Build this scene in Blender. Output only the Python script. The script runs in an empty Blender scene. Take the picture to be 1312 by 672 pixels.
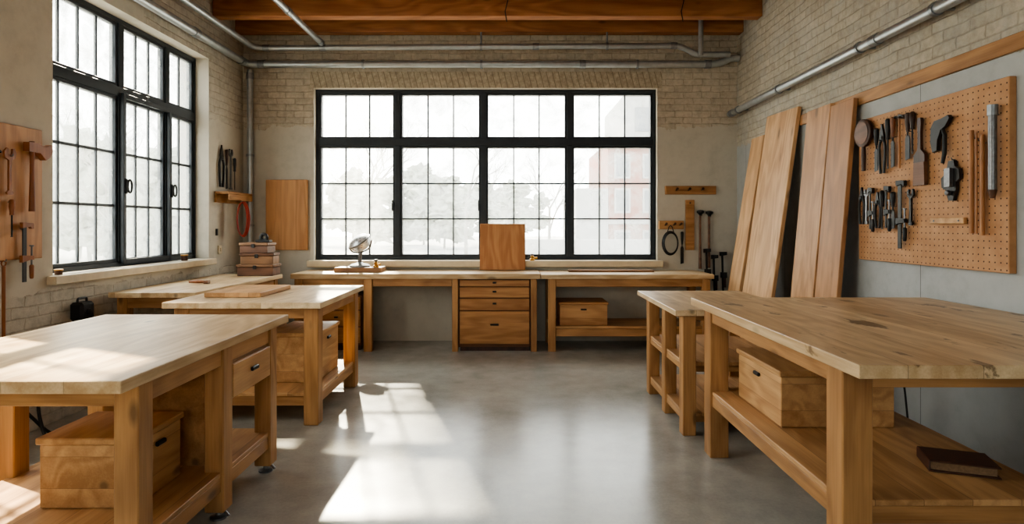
import bpy, bmesh, math, random
from mathutils import Vector, Matrix, noise as mnoise
random.seed(7)
scene = bpy.context.scene
COL = scene.collection

def lin(r, g, b):
    def f(c):
        c /= 255.0
        return c / 12.92 if c <= 0.04045 else ((c + 0.055) / 1.055) ** 2.4
    return (f(r), f(g), f(b), 1.0)

# ------------------------------------------------------------ materials
class NT:
    def __init__(s, name):
        s.m = bpy.data.materials.new(name); s.m.use_nodes = True
        s.t = s.m.node_tree; s.t.nodes.clear()
        s.out = s.n('ShaderNodeOutputMaterial')
    def n(s, typ, **kw):
        nd = s.t.nodes.new(typ)
        for k, v in kw.items(): setattr(nd, k, v)
        return nd
    def l(s, a, b): s.t.links.new(a, b)
    def math(s, op, a, b=None, c=None, clamp=False):
        nd = s.n('ShaderNodeMath', operation=op); nd.use_clamp = clamp
        for i, v in enumerate((a, b, c)):
            if v is None: continue
            if isinstance(v, (int, float)): nd.inputs[i].default_value = v
            else: s.l(v, nd.inputs[i])
        return nd.outputs[0]
    def mix(s, f, a, b, blend='MIX'):
        nd = s.n('ShaderNodeMix', data_type='RGBA', blend_type=blend)
        for sock, v in ((nd.inputs[0], f), (nd.inputs[6], a), (nd.inputs[7], b)):
            if isinstance(v, (int, float)): sock.default_value = v
            elif isinstance(v, tuple): sock.default_value = v
            else: s.l(v, sock)
        return nd.outputs[2]
    def noise(s, vec, scale=5, detail=4, rough=.55, dist=0):
        nd = s.n('ShaderNodeTexNoise')
        nd.inputs['Scale'].default_value = scale; nd.inputs['Detail'].default_value = detail
        nd.inputs['Roughness'].default_value = rough; nd.inputs['Distortion'].default_value = dist
        if vec is not None: s.l(vec, nd.inputs['Vector'])
        return nd.outputs['Fac']
    def ramp(s, f, stops):
        nd = s.n('ShaderNodeValToRGB'); e = nd.color_ramp.elements
        while len(e) < len(stops): e.new(.5)
        for el, (p, c) in zip(e, stops): el.position = p; el.color = c
        s.l(f, nd.inputs[0]); return nd.outputs[0]
    def mapping(s, vec, scale=(1, 1, 1), loc=(0, 0, 0)):
        nd = s.n('ShaderNodeMapping'); nd.inputs['Scale'].default_value = scale; nd.inputs['Location'].default_value = loc
        s.l(vec, nd.inputs['Vector']); return nd.outputs[0]
    def comb(s, a, b, c):
        nd = s.n('ShaderNodeCombineXYZ')
        for i, v in enumerate((a, b, c)):
            if isinstance(v, (int, float)): nd.inputs[i].default_value = v
            else: s.l(v, nd.inputs[i])
        return nd.outputs[0]
    def bump(s, h, strength=.2, dist=.01):
        nd = s.n('ShaderNodeBump'); nd.inputs['Strength'].default_value = strength; nd.inputs['Distance'].default_value = dist
        s.l(h, nd.inputs['Height']); return nd.outputs[0]
    def bsdf(s, color, rough=.5, metal=0, normal=None, spec=.5, coat=0):
        b = s.n('ShaderNodeBsdfPrincipled')
        if isinstance(color, tuple): b.inputs['Base Color'].default_value = color
        else: s.l(color, b.inputs['Base Color'])
        if isinstance(rough, (int, float)): b.inputs['Roughness'].default_value = rough
        else: s.l(rough, b.inputs['Roughness'])
        b.inputs['Metallic'].default_value = metal
        b.inputs['Specular IOR Level'].default_value = spec
        b.inputs['Coat Weight'].default_value = coat
        if normal is not None: s.l(normal, b.inputs['Normal'])
        s.l(b.outputs[0], s.out.inputs['Surface']); return b

def wood(name, dark, light, grain='Y', rough=.5, plank=None, stain=0.0, knots=True, contrast=1.0, seamk=.6, kth=.13, ringk=.09, blot=0.0):
    N = NT(name)
    tc = N.n('ShaderNodeTexCoord').outputs['Object']
    rnd = N.n('ShaderNodeObjectInfo').outputs['Random']
    sp = N.n('ShaderNodeSeparateXYZ'); N.l(tc, sp.inputs[0])
    off = N.math('MULTIPLY', rnd, 37.0)
    pv = None; seam = None
    if plank:
        ax, w = plank
        q = N.math('DIVIDE', sp.outputs['XYZ'.index(ax)], w)
        q = N.math('ADD', q, 100.37)
        fl = N.math('FLOOR', q)
        wn = N.n('ShaderNodeTexWhiteNoise', noise_dimensions='1D')
        N.l(N.math('ADD', fl, off), wn.inputs['W'])
        pv = wn.outputs['Value']
        off = N.math('ADD', off, N.math('MULTIPLY', pv, 23.0))
        fr = N.math('FRACT', q)
        d = N.math('MINIMUM', fr, N.math('SUBTRACT', 1.0, fr))
        seam = N.math('LESS_THAN', d, 0.0016 / w)
    ov = N.comb(off, off, off)
    va = N.n('ShaderNodeVectorMath', operation='ADD'); N.l(tc, va.inputs[0]); N.l(ov, va.inputs[1])
    v = va.outputs[0]
    g = 'XYZ'.index(grain)
    def sc(a, b): return tuple(b if i == g else a for i in range(3))
    n1 = N.noise(N.mapping(v, sc(9, .8)), 1, 5, .6, .8)
    n2 = N.noise(N.mapping(v, sc(110, 3)), 1, 3, .6)
    n3 = N.noise(N.mapping(v, sc(2.5, .5)), 1, 3, .5, .3)
    rings = N.math('SINE', N.math('MULTIPLY', n3, 60.0))
    f = N.math('ADD', N.math('MULTIPLY', n1, .55), N.math('MULTIPLY', n2, .30))
    f = N.math('ADD', f, N.math('MULTIPLY', rings, ringk))
    f = N.math('ADD', f, N.math('MULTIPLY', N.math('SUBTRACT', rnd, .5), .12))
    if pv is not None:
        f = N.math('ADD', f, N.math('MULTIPLY', N.math('SUBTRACT', pv, .5), .22))
    lo, hi = .43 - .22 * contrast, .43 + .20 * contrast
    mid = tuple((a + b) / 2 for a, b in zip(dark, light))
    c = N.ramp(f, [(max(lo, 0), dark), (.43, mid), (min(hi, 1), light)])
    if knots:
        vo = N.n('ShaderNodeTexVoronoi'); vo.inputs['Scale'].default_value = 1
        N.l(N.mapping(v, sc(4.6, 1.9)), vo.inputs['Vector'])
        dd = N.math('ADD', vo.outputs['Distance'], N.math('MULTIPLY', n1, .06))
        cr = N.n('ShaderNodeSeparateColor'); N.l(vo.outputs['Color'], cr.inputs[0])
        pick = N.math('GREATER_THAN', cr.outputs[0], .40)
        k = N.n('ShaderNodeMapRange'); k.inputs[1].default_value = kth + .03; k.inputs[2].default_value = kth - .04
        k.inputs[3].default_value = 0; k.inputs[4].default_value = .72; N.l(dd, k.inputs[0])
        c = N.mix(N.math('MULTIPLY', k.outputs[0], pick), c, tuple(x * .26 for x in mid[:3]) + (1,))
    if stain:
        s1 = N.noise(N.mapping(v, sc(4.5, 2.2)), 1, 6, .65, .6)
        s1 = N.ramp(s1, [(.54, (0, 0, 0, 1)), (.64, (1, 1, 1, 1))])
        c = N.mix(N.math('MULTIPLY', s1, stain), c, tuple(x * y for x, y in zip(mid[:3], (.42, .34, .28))) + (1,))
    if blot:
        s2 = N.noise(N.mapping(tc, sc(7, 3.2), (3.3, 1.7, 0)), 1, 5, .6, .3)
        s2 = N.ramp(s2, [(.605, (0, 0, 0, 1)), (.645, (1, 1, 1, 1))])
        c = N.mix(N.math('MULTIPLY', s2, blot), c, tuple(x * y for x, y in zip(mid[:3], (.20, .15, .12))) + (1,))
    h = N.math('ADD', N.math('MULTIPLY', n2, .6), N.math('MULTIPLY', n1, .4))
    if seam is not None:
        c = N.mix(N.math('MULTIPLY', seam, seamk), c, tuple(x * .3 for x in dark[:3]) + (1,))
        h = N.math('SUBTRACT', h, N.math('MULTIPLY', seam, seamk))
    r = N.math('ADD', rough - .08, N.math('MULTIPLY', n1, .16))
    N.bsdf(c, r, 0, N.bump(h, .22, .004), .4)
    return N.m

def plain(name, col, rough=.5, metal=0, var=.15, scale=30, spec=.5):
    N = NT(name)
    tc = N.n('ShaderNodeTexCoord').outputs['Object']
    n = N.noise(tc, scale, 4)
    d = tuple(x * (1 - var) for x in col[:3]) + (1,); u = tuple(min(1, x * (1 + var)) for x in col[:3]) + (1,)
    c = N.ramp(n, [(.3, d), (.7, u)])
    r = N.math('ADD', rough - .06, N.math('MULTIPLY', n, .12))
    N.bsdf(c, r, metal, N.bump(n, .08, .002), spec)
    return N.m

TOPC = (lin(178, 147, 108), lin(228, 205, 169))
TOPR = (lin(182, 150, 110), lin(230, 206, 168))
M_top = wood('bench_top_beech', *TOPC, 'Y', .40, ('X', .23), stain=.22, contrast=1.1, seamk=.45, kth=.12)
M_topR = wood('bench_top_worn', *TOPR, 'Y', .38, ('X', .27), stain=.22, contrast=1.1, seamk=.6, kth=.15, blot=.75)
M_topx = wood('bench_top_cross', *TOPC, 'X', .42, ('Y', .17), stain=.2, seamk=.3)
ORA = (lin(134, 93, 55), lin(188, 143, 95))
M_legz = wood('pine_upright', *ORA, 'Z', .5)
M_railx = wood('pine_rail_cross', *ORA, 'X', .5)
M_raily = wood('pine_rail_long', *ORA, 'Y', .5)
PAL = (lin(158, 118, 77), lin(204, 161, 114))
M_shelfy = wood('shelf_boards_long', *PAL, 'Y', .5, ('X', .19))
M_shelfx = wood('shelf_boards_cross', *PAL, 'X', .5, ('Y', .19))
M_cratey = wood('crate_pine', lin(164, 122, 80), lin(208, 167, 120), 'Y', .5, ('Z', .14), seamk=.4)
M_cratex = wood('crate_pine_cross', lin(156, 111, 69), lin(198, 152, 104), 'X', .5, ('Z', .14), seamk=.4)
M_drawer = wood('drawer_fronts', lin(140, 94, 54), lin(184, 136, 87), 'X', .45, knots=False)
M_drawery = wood('drawer_fronts_pale', lin(168, 125, 82), lin(210, 167, 118), 'Y', .45, knots=False)
M_case = wood('case_wood_gap_shade', lin(76, 46, 26), lin(112, 72, 42), 'X', .5, knots=False)  # case wood darkened so the gaps between drawers look shaded
M_slab = wood('leaning_slab', lin(170, 128, 88), lin(222, 182, 137), 'Z', .5, stain=.15, contrast=1.1, kth=.16)
M_slab2 = wood('leaning_slab_mid', lin(160, 117, 78), lin(210, 165, 120), 'Z', .5, stain=.18, contrast=1.1, kth=.15)
M_slab3 = wood('leaning_slab_dark', lin(140, 98, 64), lin(190, 143, 100), 'Z', .5, stain=.2, contrast=1.1, kth=.15)
M_panel = wood('wall_panel_wood', lin(160, 111, 67), lin(196, 147, 98), 'Z', .5, ('X', .19), knots=False)
M_panelL = wood('tool_panel_wood', lin(164, 120, 82), lin(196, 150, 108), 'Z', .5, knots=False, contrast=.6)
M_ply = wood('plywood_panel', lin(168, 114, 70), lin(194, 143, 96), 'Z', .5, knots=False, contrast=.6)
M_beam = wood('ceiling_beam_fir', lin(134, 86, 54), lin(180, 124, 82), 'X', .6)
M_deck = wood('ceiling_deck', lin(100, 64, 43), lin(136, 92, 62), 'Y', .6, ('X', .14))
M_stain = wood('dark_offcut', lin(80, 53, 38), lin(124, 86, 63), 'X', .5)
M_offcut = wood('brown_offcut', lin(108, 78, 55), lin(154, 116, 84), 'X', .5)
M_handle = wood('tool_handle_wood', lin(144, 94, 56), lin(190, 136, 88), 'Z', .45, knots=False)
M_toolw = wood('tool_brown_wood', lin(112, 66, 38), lin(158, 100, 60), 'Z', .45, knots=False)
M_darkw = wood('dark_walnut', lin(42, 27, 20), lin(80, 50, 36), 'Z', .45, knots=False)
M_sill = plain('sill_stone', lin(204, 190, 164), .55, 0, .08, 12)
M_black = plain('window_frame_dark', lin(42, 48, 54), .45, 0, .12, 20, .35)
M_iron = plain('dark_iron', lin(34, 33, 33), .42, .4, .3, 40)
M_steel = plain('tool_steel', lin(112, 112, 114), .35, .75, .2, 50)
M_galv = plain('galvanised_pipe', lin(170, 175, 178), .34, .65, .10, 14)
M_galvd = plain('galvanised_fitting', lin(140, 145, 149), .38, .65, .15, 30)
M_chrome = plain('polished_metal', lin(210, 212, 214), .28, .6, .05, 30)
M_brass = plain('brass', lin(190, 146, 80), .3, .85, .15, 30)
M_rubber = plain('black_rubber', lin(20, 20, 22), .5, 0, .2, 40)
M_red = plain('red_cord', lin(150, 44, 28), .5, 0, .2, 60)
M_leather = plain('brown_leather', lin(70, 42, 30), .55, 0, .35, 40)
M_pages = plain('book_pages', lin(120, 96, 72), .85, 0, .25, 90)
M_bark = plain('pale_bark', lin(134, 131, 124), .9, 0, .15, 20)
M_leaf = plain('grey_green_foliage', lin(146, 150, 138), .95, 0, .22, 1.5, .05)
M_ground = plain('outdoor_ground', lin(160, 158, 152), .9, 0, .1, 2)

def plaster(N, vec, base, var=.08):
    n1 = N.noise(vec, 1.3, 6, .6, .3); n2 = N.noise(vec, 9, 5, .65)
    f = N.math('ADD', N.math('MULTIPLY', n1, .6), N.math('MULTIPLY', n2, .4))
    a = tuple(x * (1 - 2.2 * var) for x in base[:3]) + (1,); b = tuple(min(1, x * (1 + var)) for x in base[:3]) + (1,)
    return N.ramp(f, [(.34, a), (.5, base), (.66, b)]), n2

def wallmat(name, axis, zsplit, plas, brick1, brick2, mortar, lower_brick=None, seams=None, ybrick=None, wash=0.0):
    N = NT(name)
    tc = N.n('ShaderNodeTexCoord').outputs['Object']
    sp = N.n('ShaderNodeSeparateXYZ'); N.l(tc, sp.inputs[0])
    a = sp.outputs[0 if axis == 'X' else 1]; z = sp.outputs[2]
    wob = N.noise(tc, 3.5, 4); wob2 = N.noise(tc, 7.0, 4)
    dz = N.math('MULTIPLY', N.math('SUBTRACT', wob, .5), .035)
    da = N.math('MULTIPLY', N.math('SUBTRACT', wob2, .5), .06)
    v2 = N.comb(N.math('ADD', a, da), N.math('ADD', z, dz), 0.0)
    br = N.n('ShaderNodeTexBrick'); N.l(v2, br.inputs['Vector'])
    br.inputs['Scale'].default_value = 1; br.inputs['Brick Width'].default_value = .235
    br.inputs['Row Height'].default_value = .083; br.inputs['Mortar Size'].default_value = .009
    br.inputs['Mortar Smooth'].default_value = .9; br.inputs['Bias'].default_value = 0
    br.inputs['Color1'].default_value = brick1; br.inputs['Color2'].default_value = brick2
    br.inputs['Mortar'].default_value = mortar
    nb = N.noise(tc, 14, 7, .75)
    nl = N.noise(tc, 1.4, 5, .6)
    bc = N.mix(.5, br.outputs['Color'], N.ramp(nb, [(.32, tuple(x * .66 for x in brick1[:3]) + (1,)), (.68, tuple(min(1, x * 1.18) for x in brick2[:3]) + (1,))]))
    bc = N.mix(.30, bc, N.ramp(nl, [(.35, (.5, .48, .46, 1)), (.65, (1, .99, .97, 1))]), 'MULTIPLY')
    if wash:
        wn = N.ramp(N.noise(tc, 3.0, 7, .72, .3), [(.46, (0, 0, 0, 1)), (.60, (1, 1, 1, 1))])
        bc = N.mix(N.math('MULTIPLY', wn, wash), bc, plas)
    pc, pn = plaster(N, tc, plas)
    edge = N.math('ADD', z, N.math('MULTIPLY', N.math('SUBTRACT', N.noise(tc, 2.6, 6, .7), .5), .36))
    m = N.math('GREATER_THAN', edge, zsplit)
    if ybrick is not None: m = N.math('MULTIPLY', m, N.math('GREATER_THAN', sp.outputs[1], ybrick))
    if lower_brick: m = N.math('MAXIMUM', m, N.math('LESS_THAN', edge, lower_brick))
    c = N.mix(m, pc, bc)
    hb = N.math('ADD', N.math('MULTIPLY', br.outputs['Fac'], -.6), N.math('MULTIPLY', nb, .9))
    hp = N.math('ADD', N.math('MULTIPLY', pn, .15), .45)
    h = N.math('ADD', N.math('MULTIPLY', hb, m), N.math('MULTIPLY', hp, N.math('SUBTRACT', 1.0, m)))
    if seams:
        q = N.math('FRACT', N.math('DIVIDE', N.math('ADD', a, seams[1]), seams[0]))
        s = N.math('MULTIPLY', N.math('LESS_THAN', q, .006), N.math('SUBTRACT', 1.0, m))
        c = N.mix(N.math('MULTIPLY', s, .7), c, (.06, .06, .06, 1))
    N.bsdf(c, .85, 0, N.bump(h, .65, .012), .25)
    return N.m

PLAS = lin(192, 186, 173)
B1, B2, BM = lin(174, 163, 146), lin(202, 191, 173), lin(160, 149, 132)
M_wback = wallmat('wall_back_mat', 'X', 2.78, lin(188, 183, 171), B1, B2, BM, wash=.25)
M_wleft = wallmat('wall_left_mat', 'Y', 2.74, lin(192, 185, 171), lin(176, 169, 156), lin(202, 195, 181), BM, lower_brick=1.0, ybrick=5.6, wash=.5)
M_wright = wallmat('wall_right_mat', 'Y', 2.53, lin(172, 175, 175), lin(166, 158, 144), lin(194, 186, 170), lin(152, 144, 130), seams=(1.05, -.02), wash=.3)
N = NT('plaster_plain'); tcv = N.n('ShaderNodeTexCoord').outputs['Object']
pc, pn = plaster(N, tcv, PLAS); N.bsdf(pc, .85, 0, N.bump(pn, .15, .006), .25); M_plaster = N.m
N = NT('soldier_brick')
tcv = N.n('ShaderNodeTexCoord').outputs['Object']; sp = N.n('ShaderNodeSeparateXYZ'); N.l(tcv, sp.inputs[0])
q = N.math('FRACT', N.math('DIVIDE', N.math('ADD', N.math('ADD', sp.outputs[0], N.math('MULTIPLY', sp.outputs[2], .25)), 10.0), .078))
mm = N.math('LESS_THAN', q, .12); nb = N.noise(tcv, 18, 6, .7)
bc = N.ramp(nb, [(.3, lin(144, 132, 114)), (.7, lin(196, 184, 163))]); bc = N.mix(mm, bc, lin(136, 125, 107))
N.bsdf(bc, .85, 0, N.bump(N.math('SUBTRACT', nb, mm), .6, .01), .25); M_soldier = N.m

N = NT('polished_concrete'); tcv = N.n('ShaderNodeTexCoord').outputs['Object']
n1 = N.noise(tcv, .9, 5, .55, 0); n2 = N.noise(tcv, 5, 6, .65, 0); n3 = N.noise(tcv, 60, 3, .6)
f = N.math('ADD', N.math('ADD', N.math('MULTIPLY', n1, .52), N.math('MULTIPLY', n2, .34)), N.math('MULTIPLY', n3, .14))
c = N.ramp(f, [(.36, lin(142, 142, 137)), (.5, lin(165, 164, 158)), (.64, lin(184, 182, 174))])
r = N.math('ADD', .16, N.math('MULTIPLY', n1, .16))
N.bsdf(c, r, 0, N.bump(n2, .04, .002), .6); M_floor = N.m

N = NT('pegboard_mat'); tcv = N.n('ShaderNodeTexCoord').outputs['Object']; sp = N.n('ShaderNodeSeparateXYZ'); N.l(tcv, sp.inputs[0])
fy = N.math('SUBTRACT', N.math('FRACT', N.math('DIVIDE', N.math('ADD', sp.outputs[1], 10.0), .042)), .5)
fz = N.math('SUBTRACT', N.math('FRACT', N.math('DIVIDE', N.math('ADD', sp.outputs[2], 10.0), .042)), .5)
d = N.math('SQRT', N.math('ADD', N.math('MULTIPLY', fy, fy), N.math('MULTIPLY', fz, fz)))
hole = N.math('LESS_THAN', d, .12); n = N.noise(tcv, 8, 5, .6)
c = N.ramp(n, [(.3, lin(168, 123, 86)), (.7, lin(192, 148, 109))]); c = N.mix(hole, c, lin(64, 40, 28))
N.bsdf(c, .6, 0, N.bump(N.math('SUBTRACT', 1.0, hole), .5, .004), .3); M_peg = N.m

def glassmat(name, lo, hi, tint, tlc):
    N = NT(name); tcv = N.n('ShaderNodeTexCoord').outputs['Object']
    n = N.noise(tcv, 4.0, 8, .75, .5)
    tr = N.n('ShaderNodeBsdfTransparent'); tr.inputs[0].default_value = tint
    tl = N.n('ShaderNodeBsdfTranslucent'); tl.inputs[0].default_value = tlc
    gl = N.n('ShaderNodeBsdfGlossy'); gl.inputs['Roughness'].default_value = .05
    f = N.n('ShaderNodeMapRange'); f.inputs[1].default_value = .38; f.inputs[2].default_value = .66
    f.inputs[3].default_value = lo; f.inputs[4].default_value = hi; N.l(n, f.inputs[0])
    m1 = N.n('ShaderNodeMixShader'); N.l(f.outputs[0], m1.inputs[0]); N.l(tr.outputs[0], m1.inputs[1]); N.l(tl.outputs[0], m1.inputs[2])
    m2 = N.n('ShaderNodeMixShader'); m2.inputs[0].default_value = .04; N.l(m1.outputs[0], m2.inputs[1]); N.l(gl.outputs[0], m2.inputs[2])
    N.l(m2.outputs[0], N.out.inputs['Surface']); return N.m
M_glass = glassmat('dusty_glass', .10, .48, (.92, .94, .93, 1), (.46, .48, .46, 1))
M_glassL = glassmat('misted_glass', .10, .65, (.88, .90, .89, 1), (.34, .36, .34, 1))

# ------------------------------------------------------------ mesh builder
class MB:
    def __init__(s): s.bm = bmesh.new()
    def box(s, x0, x1, y0, y1, z0, z1, bev=.003):
        r = bmesh.ops.create_cube(s.bm, size=1)
        vs = r['verts']
        for v in vs:
            v.co = Vector(((x0 + x1) / 2 + v.co.x * (x1 - x0), (y0 + y1) / 2 + v.co.y * (y1 - y0), (z0 + z1) / 2 + v.co.z * (z1 - z0)))
        if bev:
            es = list({e for v in vs for e in v.link_edges})
            bmesh.ops.bevel(s.bm, geom=es, offset=min(bev, .3 * min(abs(x1 - x0), abs(y1 - y0), abs(z1 - z0))), segments=1, affect='EDGES')
        return s
    def tube(s, pts, r, seg=12, r1=None, closed=False, flat=1.0):
        pts = [Vector(p) for p in pts]; n = len(pts)
        rs = r if isinstance(r, (list, tuple)) else [r + ((r1 if r1 is not None else r) - r) * i / max(1, n - 1) for i in range(n)]
        tans = []
        for i in range(n):
            if closed: t = pts[(i + 1) % n] - pts[i - 1]
            elif i == 0: t = pts[1] - pts[0]
            elif i == n - 1: t = pts[-1] - pts[-2]
            else: t = (pts[i + 1] - pts[i]).normalized() + (pts[i] - pts[i - 1]).normalized()
            tans.append(t.normalized())
        up = Vector((0, 0, 1)) if abs(tans[0].z) < .9 else Vector((0, 1, 0))
        u = tans[0].cross(up).normalized(); rings = []
        for i in range(n):
            u = (u - tans[i] * u.dot(tans[i])).normalized(); w = tans[i].cross(u)
            rings.append([s.bm.verts.new(pts[i] + u * math.cos(2 * math.pi * k / seg) * rs[i] + w * math.sin(2 * math.pi * k / seg) * rs[i] * flat) for k in range(seg)])
        for i in range(n if closed else n - 1):
            a, b = rings[i], rings[(i + 1) % n]
            for k in range(seg):
                s.bm.faces.new((a[k], a[(k + 1) % seg], b[(k + 1) % seg], b[k]))
        if not closed:
            s.bm.faces.new(rings[0]); s.bm.faces.new(rings[-1])
        return s
    def prism(s, pts, y0, y1):
        a = [s.bm.verts.new((p[0], y0, p[1])) for p in pts]; b = [s.bm.verts.new((p[0], y1, p[1])) for p in pts]
        s.bm.faces.new(a); s.bm.faces.new(list(reversed(b))); n = len(pts)
        for i in range(n): s.bm.faces.new((a[i], b[i], b[(i + 1) % n], a[(i + 1) % n]))
        return s
    def slab(s, pts, z0, z1):
        a = [s.bm.verts.new((p[0], p[1], z0)) for p in pts]; b = [s.bm.verts.new((p[0], p[1], z1)) for p in pts]
        s.bm.faces.new(a); s.bm.faces.new(list(reversed(b))); n = len(pts)
        for i in range(n): s.bm.faces.new((a[i], b[i], b[(i + 1) % n], a[(i + 1) % n]))
        return s
    def lathe(s, prof, c=(0, 0, 0), seg=24, M=None):
        rings = []
        c = Vector(c)
        for (r, z) in prof:
            ring = []
            for k in range(seg):
                p = Vector((max(r, .0004) * math.cos(2 * math.pi * k / seg), max(r, .0004) * math.sin(2 * math.pi * k / seg), z))
                if M is not None: p = M @ p
                ring.append(s.bm.verts.new(p + c))
            rings.append(ring)
        for a, b in zip(rings, rings[1:]):
            for k in range(seg): s.bm.faces.new((a[k], a[(k + 1) % seg], b[(k + 1) % seg], b[k]))
        s.bm.faces.new(rings[0]); s.bm.faces.new(rings[-1])
        return s
    def ring(s, c, rx, rz, r, n=28, seg=8, plane='XZ'):
        pts = []
        for k in range(n):
            a = 2 * math.pi * k / n
            if plane == 'XZ': pts.append((c[0] + rx * math.cos(a), c[1], c[2] + rz * math.sin(a)))
            elif plane == 'XY': pts.append((c[0] + rx * math.cos(a), c[1] + rz * math.sin(a), c[2]))
            else: pts.append((c[0], c[1] + rx * math.cos(a), c[2] + rz * math.sin(a)))
        return s.tube(pts, r, seg, closed=True)
    def blob(s, c, r, rnd, sub=3, amp=.5):
        q = bmesh.ops.create_icosphere(s.bm, subdivisions=sub, radius=1)
        o = Vector((rnd.uniform(0, 50), rnd.uniform(0, 50), rnd.uniform(0, 50)))
        for v in q['verts']:
            d = v.co.normalized()
            k = 1 + amp * mnoise.noise(d * 1.6 + o) + amp * .9 * mnoise.noise(d * 5 + o) + amp * mnoise.noise(d * 11 + o)
            v.co = Vector(c) + Vector((d.x * r[0], d.y * r[1], d.z * r[2])) * k
        return s

def smooth_path(pts, rad=.08, n=6):
    pts = [Vector(p) for p in pts]; out = [pts[0]]
    for i in range(1, len(pts) - 1):
        a, b, c = pts[i - 1], pts[i], pts[i + 1]
        d1 = (a - b); d2 = (c - b); r = min(rad, d1.length * .45, d2.length * .45)
        p = b + d1.normalized() * r; q = b + d2.normalized() * r
        for k in range(n + 1):
            t = k / n; out.append(p * (1 - t) ** 2 + b * 2 * t * (1 - t) + q * t * t)
    out.append(pts[-1]); return out

def mkobj(name, mb, mat, origin=None, parent=None, label=None):
    bm = mb.bm
    if origin is not None: bmesh.ops.translate(bm, verts=bm.verts, vec=-Vector(origin))
    bmesh.ops.recalc_face_normals(bm, faces=bm.faces)
    for f in bm.faces: f.smooth = True
    me = bpy.data.meshes.new(name); bm.to_mesh(me); bm.free()
    me.set_sharp_from_angle(angle=math.radians(35))
    for m in (mat if isinstance(mat, (list, tuple)) else [mat]): me.materials.append(m)
    o = bpy.data.objects.new(name, me); COL.objects.link(o)
    if parent is not None: o.parent = parent
    if label: o['label'] = label
    return o

def thing(name, label, cat, loc=(0, 0, 0), rot=(0, 0, 0), group=None):
    e = bpy.data.objects.new(name, None); e.empty_display_size = .05
    e.location = loc; e.rotation_euler = rot; COL.objects.link(e)
    e['label'] = label; e['category'] = cat
    if group: e['group'] = group
    return e

def root_of(o):
    while o.parent: o = o.parent
    return o
def part(parent, name, mb, mat, label=None, world=True):
    r = root_of(parent)
    return mkobj(name, mb, mat, r.location if world else None, parent, label)

def single(name, mb, mat, label, cat, loc=(0, 0, 0), rot=(0, 0, 0), world=True, group=None):
    o = mkobj(name, mb, mat, loc if world else None)
    o.location = loc; o.rotation_euler = rot; o['label'] = label; o['category'] = cat
    if group: o['group'] = group
    return o

def struct(name, mb, mat):
    o = mkobj(name, mb, mat); o['kind'] = 'structure'; return o

# ------------------------------------------------------------ room shell
XL, XR, YB, YF, ZC = -3.49, 2.92, 7.67, -2.6, 4.25
struct('floor', MB().box(XL - .35, XR + .35, YF - .3, YB + .3, -.15, 0, 0), M_floor)
struct('ceiling', MB().box(XL - .35, XR + .35, YF - .3, YB + .3, ZC, ZC + .15, 0), M_deck)
BW = (-2.57, 1.885, 1.05, 3.28)
LW = (4.49, 6.80, 1.12, 3.42)
LW2 = (1.35, 3.60, 1.12, 3.42)
FW = (-1.7, 1.1, 1.3, 3.2)

def wall_obj(name, mb, mats, axis):
    o = struct(name, mb, mats)
    for p in o.data.polygons:
        nrm = p.normal
        a = abs(nrm.y) if axis == 'X' else abs(nrm.x)
        p.material_index = 0 if a > .9 else 1
    return o
mb = MB(); x0, x1, z0, z1 = BW
mb.box(XL - .35, x0, YB, YB + .3, 0, ZC, 0).box(x1, XR + .35, YB, YB + .3, 0, ZC, 0)
mb.box(x0, x1, YB, YB + .3, 0, z0, 0).box(x0, x1, YB, YB + .3, z1, ZC, 0)
wall_obj('wall_back', mb, [M_wback, M_plaster], 'X')
mb = MB()
for a, b in ((YF, LW2[0]), (LW2[1], LW[0]), (LW[1], YB)): mb.box(XL - .35, XL, a, b, 0, ZC, 0)
for w in (LW, LW2): mb.box(XL - .35, XL, w[0], w[1], 0, w[2], 0).box(XL - .35, XL, w[0], w[1], w[3], ZC, 0)
wall_obj('wall_left', mb, [M_wleft, M_plaster], 'Y')
wall_obj('wall_right', MB().box(XR, XR + .35, YF, YB, 0, ZC, 0), [M_wright, M_plaster], 'Y')
mb = MB(); f0, f1, g0, g1 = FW
mb.box(XL - .35, f0, YF - .3, YF, 0, ZC, 0).box(f1, XR + .35, YF - .3, YF, 0, ZC, 0).box(f0, f1, YF - .3, YF, 0, g0, 0).box(f0, f1, YF - .3, YF, g1, ZC, 0)
struct('wall_front', mb, M_plaster)
struct('ground', MB().box(-60, 60, 8.0, 90, -.4, -.2, 0).box(-60, -3.9, -40, 8.0, -.4, -.2, 0).box(-3.9, 60, -40, -3.0, -.4, -.2, 0), M_ground)

struct('trim_1', MB().box(x0 - .05, x1 + .06, YB - .012, YB - .0005, z1 + .005, z1 + .215, .002), M_soldier)
struct('trim_2', MB().box(XR - .028, XR - .0005, .5, 5.95, 2.505, 2.605, .004), M_raily)
struct('trim_3', MB().box(x0 - .06, x1 + .05, YB - .11, YB + .12, z0 - .085, z0 - .003, .006), M_sill)
struct('trim_4', MB().box(XL - .17, XL + .07, LW[0] - .06, LW[1] + .05, LW[2] - .07, LW[2] - .003, .006), M_sill)

for i, y in enumerate((7.44, 6.88, 6.2, 5.5, 4.8, 4.1, 3.4, 2.7, 2.0, 1.3, .6, -.1)):
    single('ceiling_beam', MB().box(XL + .002, XR - .002, y, y + .14, 3.94, ZC - .002, .006), M_beam,
           'reddish fir timber beam spanning the ceiling', 'beam', (0, y, 3.94), group='ceiling beams')

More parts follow.
